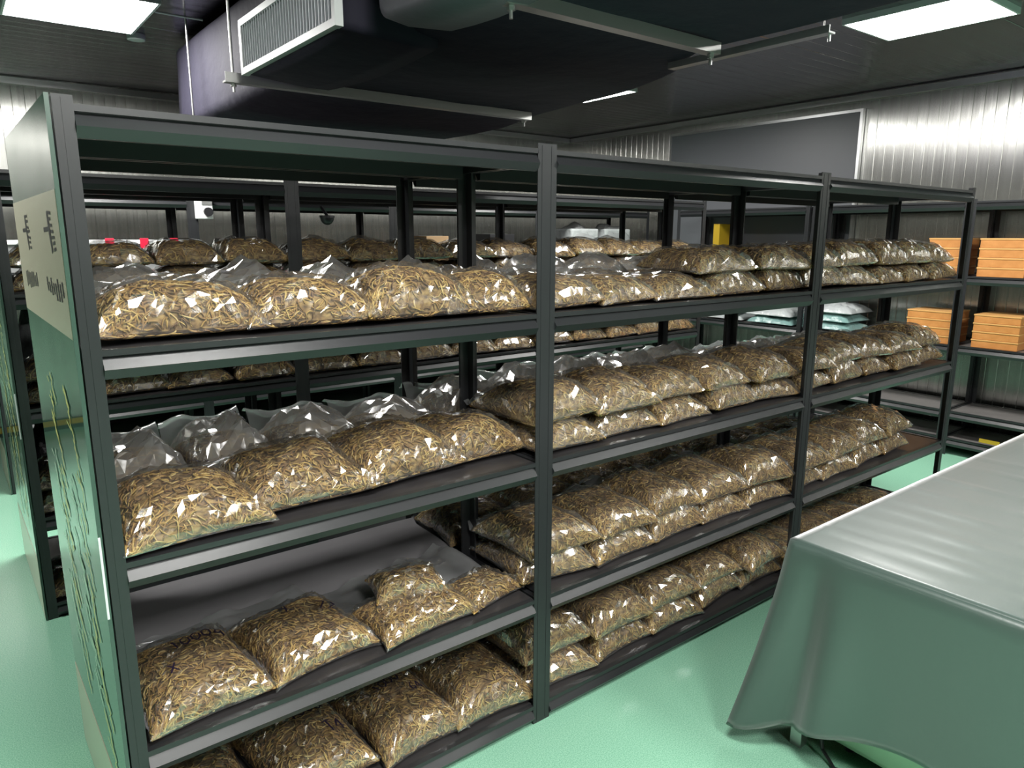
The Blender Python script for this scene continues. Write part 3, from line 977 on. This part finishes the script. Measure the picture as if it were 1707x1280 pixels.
# pale green metal cabinet standing under the table
t = thing('metal_cabinet', 'pale green metal cabinet under the covered table', 'cabinet', (2.0, -1.04, 0))
MB().box((0, -0.35, 0.03), (0.5, 0.32, 0.5)).build('body', 'pale_green', t, bev=0.004)
MB().box((-0.012, -0.34, 0.28), (0.0, 0.31, 0.49)).build('drawer', 'pale_green', t, bev=0.003)
MB().box((-0.012, -0.34, 0.05), (0.0, 0.31, 0.27)).build('drawer', 'pale_green', t, bev=0.003)
MB().box((-0.02, 0.16, 0.42), (-0.012, 0.26, 0.45)).build('handle', 'dark', t)
for x in (0.04, 0.46):
    for y in (-0.31, 0.28):
        MB().cyl((x, y, 0), (x, y, 0.03), 0.018).build('foot', 'dark', t)

s = MB()
pts = [(1.95, -0.69, 0.32), (1.945, -0.692, 0.2), (1.94, -0.70, 0.1), (1.93, -0.72, 0.03), (1.90, -0.78, 0.008), (1.95, -0.9, 0.008)]
for a, b in zip(pts, pts[1:]):
    s.cyl(a, b, 0.006, 8)
tag(s.build('power_cable', 'dark'), 'black cable hanging beside the pale green cabinet', 'cable')

# ------------------------------------------------------------------ duct with grille, brackets and rods
def loft(name, secs, material, parent, smooth=True, cap=True):
    k = len(secs[0])
    vs = [p for s in secs for p in s]
    fs = [(j * k + i, j * k + (i + 1) % k, (j + 1) * k + (i + 1) % k, (j + 1) * k + i) for j in range(len(secs) - 1) for i in range(k)]
    if cap:
        fs.append(tuple(reversed(range(k))))
        fs.append(tuple((len(secs) - 1) * k + i for i in range(k)))
    me = mesh_from(name, vs, fs, smooth)
    bm = bmesh.new()
    bm.from_mesh(me)
    bmesh.ops.recalc_face_normals(bm, faces=bm.faces)
    bm.to_mesh(me)
    bm.free()
    return obj(name, me, material, parent)

def rrect(a0, a1, b0, b1, r, n=6, m_=5):
    """rounded rectangle outline with extra points along the flats"""
    pts = []
    for (ca, cb, s0) in ((a1 - r, b1 - r, 0), (a0 + r, b1 - r, 1), (a0 + r, b0 + r, 2), (a1 - r, b0 + r, 3)):
        for i in range(n):
            t_ = (s0 + i / (n - 1)) * math.pi / 2
            pts.append((ca + r * math.cos(t_), cb + r * math.sin(t_)))
    out = []
    for i, p in enumerate(pts):
        q = pts[(i + 1) % len(pts)]
        d = math.hypot(q[0] - p[0], q[1] - p[1])
        k = m_ if d > 0.12 else 1
        out += [(p[0] + (q[0] - p[0]) * j / k, p[1] + (q[1] - p[1]) * j / k) for j in range(k)]
    return out
duct = thing('air_duct', 'large dark fabric wrapped air duct hanging under the ceiling', 'duct', (0, 0, 0))
secs = []
for j in range(61):
    y = -2.3 + j * 0.1
    sag = 0.05 * max(0, math.sin((y - 0.06) / 1.65 * math.pi)) ** 2 + (0.03 if y > 1.7 else 0.0) * min(1, (y - 1.7) / 0.5 if y > 1.7 else 0)
    s = []
    xr_ = float(np.interp(y, [0.1, 0.24, 0.53, 0.87, 1.27, 1.78, 2.3], [2.27, 2.29, 2.51, 2.61, 2.66, 2.76, 2.9]))
    for (x, z) in rrect(1.16, xr_, 2.43, 2.96, 0.07):
        low = max(0.0, (2.68 - z) / 0.27)
        mid = 1 - ((x - 1.745) / 0.585) ** 2
        nn = noise.noise(Vector((x * 2.2, y * 2.2, z * 2.2)))
        s.append((x + 0.018 * nn, y, z - sag * low * max(0.15, mid) + 0.012 * nn))
    secs.append(s)
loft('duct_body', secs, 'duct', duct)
# collar carrying the supply grille
secs = []
for x, g in ((0.93, 0.0), (1.0, 0.006), (1.08, 0.012), (1.2, 0.02), (1.3, 0.02)):
    secs.append([(x, y, z - (0.02 * math.sin((y - 0.66) / 0.9 * math.pi) if z < 2.45 else 0)) for (y, z) in rrect(0.64 - g, 1.60 + g, 2.405 - g, 2.64 + g, 0.03)])
loft('grille_collar', secs, 'duct', duct)
secs = []
for x, g in ((1.0, 0.0), (1.012, 0.02), (1.1, 0.03), (1.25, 0.02)):
    secs.append([(x, y, z - 0.02 * math.sin(max(0, min(1, (y + 0.2) / 0.7)) * math.pi) * (z < 2.6)) for (y, z) in rrect(-0.25 - g, 0.50 + g, 2.43 - g, 2.8 + g, 0.06)])
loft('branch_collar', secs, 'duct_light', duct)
gr = MB()
gx, gy0, gy1, gz0, gz1, e = 0.905, 0.63, 1.60, 2.405, 2.625, 0.026
gr.box((gx, gy0, gz0), (gx + 0.03, gy1, gz0 + e)).box((gx, gy0, gz1 - e), (gx + 0.03, gy1, gz1)).box((gx, gy0, gz0 + e), (gx + 0.03, gy0 + e, gz1 - e)).box((gx, gy1 - e, gz0 + e), (gx + 0.03, gy1, gz1 - e))
gf = gr.build('grille_frame', 'white', duct)
box('grille_backing', (gx + 0.017, gy0 + e, gz0 + e), (gx + 0.022, gy1 - e, gz1 - e), 'vane', duct)
sl = MB().prism([(0.002, -0.0105), (0.004, -0.0115), (0.013, 0.0085), (0.011, 0.0095)], 'z', gz0 + e, gz1 - e).mesh('slat')
n = 34
for i in range(n):
    obj('slat', sl, 'vane', gf, (gx, gy0 + e + (gy1 - gy0 - 2 * e) * (i + 0.5) / n, 0))

def bracket(label, x0, x1, y, z, xr):
    t = thing('duct_bracket', label, 'bracket', (0, 0, 0), 0, 'duct hangers')
    MB().prism([(y - 0.022, z - 0.008), (y + 0.022, z - 0.008), (y + 0.022, z), (y - 0.018, z), (y - 0.018, z + 0.034), (y - 0.022, z + 0.034)], 'x', x0, x1).build('angle_bar', 'galv', t)
    for x in xr:
        MB().cyl((x, y, z - 0.045), (x, y, CEIL - 0.006), 0.006).build('threaded_rod', 'galv', t)
        MB().cyl((x, y, z - 0.022), (x, y, z - 0.009), 0.013, 6).build('nut', 'galv', t)
bracket('steel angle bar under the duct next to the white grille', 0.86, 2.60, 1.70, 2.395, (0.9, 2.56))
bracket('steel angle bar under the duct closest to the camera', 1.17, 2.17, 0.06, 2.395, (1.2, 2.14))
bracket('steel hanger at the far end of the duct', 1.05, 2.8, 3.1, 2.36, (1.09, 2.78))
t = thing('ceiling_rail', 'thin steel rail beside the duct edge with a hooked end', 'rail', (0, 0, 0))
MB().prism([(2.25, 2.40), (2.29, 2.40), (2.29, 2.406), (2.256, 2.406), (2.256, 2.425), (2.25, 2.425)], 'y', -0.34, 0.36).build('angle_bar', 'alu', t)
MB().cyl((2.28, -0.325, 2.378), (2.28, -0.325, 2.402), 0.005).build('hook', 'alu', t)
for y in (-0.3,):
    MB().cyl((2.285, y, 2.403), (2.285, y, CEIL - 0.006), 0.0025).build('drop_rod', 'galv', t)
o = MB().cyl((0.93, 3.68, CEIL - 0.045), (0.93, 3.68, CEIL - 0.006), 0.055, 20).build('smoke_detector', 'white', bev=0.008)
tag(o, 'small white round smoke detector next to the lit ceiling panel', 'detector')
o = MB().cyl((0.9, 3.0, CEIL - 0.03), (1.16, 3.0, CEIL - 0.03), 0.006).build('cable_conduit', 'white')
tag(o, 'thin white cable run from the ceiling lamp to the duct', 'cable')

# ------------------------------------------------------------------ board on the right wall
t = thing('wall_screen', 'large blank dark grey screen framed in steel on the right wall', 'screen', (WALL_R - 0.03, 0, 0))
MB().box((-0.02, 1.74, 1.2), (0.012, 3.92, 2.83)).build('sheet', 'grey_board', t)
fr = MB()
fr.box((-0.03, 1.715, 1.2), (0.012, 1.74, 2.855)).box((-0.03, 3.92, 1.2), (0.012, 3.945, 2.855)).box((-0.03, 1.74, 2.83), (0.012, 3.92, 2.855))
fr.build('frame', 'alu', t)

# ------------------------------------------------------------------ orange boxes on the wall rack
def orange_stack(yc, z, n, w_, which, hgt=0.072):
    for i in range(n):
        names = ['bottom', 'second', 'third', 'top'] if n == 4 else ['bottom', 'second', 'third', 'fourth', 'top']
        t = thing('gift_box', 'flat orange box, %s of the %s' % (names[i], which), 'box', (6.0, yc, z + i * hgt), math.radians(random.Random(i * 7 + int(yc * 100)).uniform(-1, 1)), 'flat orange boxes')
        MB().box((0, -w_ / 2, 0.0), (0.32, w_ / 2, hgt * 0.80)).build('base', 'orange', t, bev=0.002)
        MB().box((-0.004, -w_ / 2 - 0.004, hgt * 0.80), (0.324, w_ / 2 + 0.004, hgt - 0.0015)).build('lid', 'orange_lid', t, bev=0.002)
orange_stack(0.30, ZR[1], 4, 0.31, 'upper pile at the frame edge')
orange_stack(0.70, ZR[1], 4, 0.24, 'upper pile behind the last rack post')
orange_stack(0.275, ZR[2], 4, 0.31, 'lower pile at the frame edge', 0.064)
orange_stack(0.755, ZR[2], 4, 0.34, 'lower pile behind the last rack post', 0.064)
# yellow label on the lowest beam
o = box('yellow_label', (5.954, 0.13, 0.16), (5.957, 0.27, 0.19), 'yellow')
tag(o, 'yellow label strip on the lowest beam of the wall rack', 'label')
o = box('yellow_label', (-1.0, WALL_F - 0.034, 0.04), (0.1, WALL_F - 0.0305, 0.09), 'yellow')
tag(o, 'yellow tape strip along the far wall base rail', 'label')

# crumpled flat packs on the wall rack
def pack(name, label, cat, loc, size, material, seed, group=None, rz=0.0, crumple=0.16):
    sx, sy, sz = size
    P = Pillow(sx, sy, sz, seed, 1, 0.2)
    def f(u, v):
        x, y = P.xy(u, v)
        q = Vector((u * 2 + seed, v * 2, 0))
        z = P.top(u, v) + sz * crumple * (1 - abs(noise.noise(q * 1.6)) * 3) * (1 - u ** 4) * (1 - v ** 4)
        return x, y, float(z)
    def g(u, v):
        x, y = P.xy(u, v)
        return x, y, float(P.bot(u, v))
    o = obj(name, grid_mesh(name, 22, 22, f, True, g), material, None, loc, rz)
    tag(o, label, cat, group)
    return o
for i, (y, z, mt) in enumerate(((1.65, 0, 'teal'), (1.66, 0.075, 'teal'), (1.64, 0.15, 'silver'), (2.2, 0, 'teal'), (2.22, 0.075, 'silver'), (2.75, 0, 'silver'), (2.76, 0.075, 'teal'))):
    where = ['bottom of the near pile', 'middle of the near pile', 'top of the near pile', 'bottom of the middle pile', 'top of the middle pile', 'bottom of the far pile', 'top of the far pile'][i]
    pack('plastic_bundle', 'crumpled %s plastic bundle on the wall rack, %s' % (mt, where), 'bundle', (6.2, y, ZR[2] + 0.001 + z), (0.42, 0.5, 0.09), mt, 300 + i, 'plastic bundles on the wall rack')

# ------------------------------------------------------------------ things on the far racks
def bin_(x, label):
    t = thing('storage_bin', label, 'bin', (x, 4.18, ZS[1]), 0, 'clear bins with red clips')
    b = MB()
    b.box((-0.19, -0.16, 0), (0.19, -0.157, 0.18)).box((-0.19, 0.157, 0), (0.19, 0.16, 0.18)).box((-0.19, -0.157, 0), (-0.187, 0.157, 0.18)).box((0.187, -0.157, 0), (0.19, 0.157, 0.18)).box((-0.187, -0.157, 0), (0.187, 0.157, 0.004))
    b.build('tub', 'wrap', t)
    MB().box((-0.205, -0.175, 0.18), (0.205, 0.175, 0.21)).build('lid', 'white', t, bev=0.005)
    for dx in (-0.1, 0.1):
        MB().box((dx - 0.028, -0.19, 0.15), (dx + 0.028, -0.176, 0.222)).build('clip', 'red', t, bev=0.003)
bin_(0.17, 'clear storage bin with red clips, third row, nearest the end panel')
bin_(0.60, 'clear storage bin with red clips, second in the third row')
bin_(1.02, 'clear storage bin with red clips, third along, by the white emergency light')
t = thing('emergency_light', 'white wall unit with black lens seen between far racks', 'light', (1.32, 3.9, 1.84))
MB().box((-0.055, -0.03, 0), (0.055, 0.045, 0.17)).build('housing', 'white', t, bev=0.006)
MB().cyl((0.02, -0.05, 0.05), (0.02, -0.03, 0.05), 0.032, 16).build('lens', 'dark', t)
MB().box((-0.02, -0.034, 0.1), (0.05, -0.03, 0.15)).build('cover', 'alu', t)
t = thing('dome_camera', 'small black dome camera under a far rack beam', 'camera', (2.25, 3.85, 1.86))
MB().cyl((0, 0, 0.0), (0, 0, 0.02), 0.06, 18).build('base', 'dark', t)
f = lambda u, v: (0.055 * math.cos(math.pi * u) * math.sin((v + 1) / 4 * math.pi), 0.055 * math.sin(math.pi * u) * math.sin((v + 1) / 4 * math.pi), -0.055 * math.cos((v + 1) / 4 * math.pi))
obj('dome', grid_mesh('dome', 17, 7, f), 'dark', t)
MB().cyl((0, 0, 0.02), (0, 0.105, 0.09), 0.012).build('arm', 'dark', t)
def carton(name, label, loc, size, material, lidmat=None):
    t = thing(name, label, 'box', loc)
    a, b, c_ = size
    MB().box((-a / 2, -b / 2, 0), (a / 2, b / 2, c_)).build('body', material, t, bev=0.004)
    MB().box((-a / 2 + 0.004, -0.02, c_), (a / 2 - 0.004, 0.02, c_ + 0.0015)).build('tape', lidmat or 'white', t)
carton('carton', 'small brown cardboard carton on the third row behind the posts', (3.4, 4.15, ZS[1]), (0.24, 0.25, 0.24), 'card')
carton('carton', 'dark carton with white rim on the third row', (4.15, 4.15, ZS[1]), (0.3, 0.25, 0.26), 'dark')
for i, x in enumerate((5.25, 5.75)):
    t = thing('wrapped_bundle', 'bundle in shiny clear wrap on the third row, ' + ['left one of two', 'right one of two'][i], 'bundle', (x, 4.15, ZS[1]), 0, 'wrapped bundles on the third row')
    MB().box((-0.2, -0.15, 0), (0.2, 0.15, 0.32)).build('block', 'silver', t, bev=0.02)
    P = Pillow(0.48, 0.4, 0.37, 400 + i, 1, 0.15)
    o = obj('wrap', grid_mesh('wrap', 22, 22, lambda u, v: (*P.xy(u, v), float(P.top(u, v)) + 0.012 * noise.noise(Vector((u * 4, v * 4, i)))), True, lambda u, v: (*P.xy(u, v), float(P.bot(u, v)))), 'wrap', t)
carton('carton', 'pale lilac carton at the end of the third row', (6.0, 4.45, ZS[1] + 0.001), (0.3, 0.25, 0.3), 'white')
o = box('yellow_carton', (6.08, 2.89, ZR[1] + 0.001), (6.3, 2.965, ZR[1] + 0.42), 'yellow', bev=0.004)
tag(o, 'yellow box on the wall rack above the silver bundles', 'box')
pack('white_sack', 'white plastic sack with black print behind the second row bags', 'sack', (0.16, 2.56, ZS[2] + 0.001), (0.34, 0.34, 0.36), 'silver', 500)
pack('black_sack', 'shiny black plastic sack on the second row, fourth shelf at the end panel', 'sack', (0.16, 2.56, ZS[3] + 0.001), (0.36, 0.34, 0.3), 'black_bag', 511)
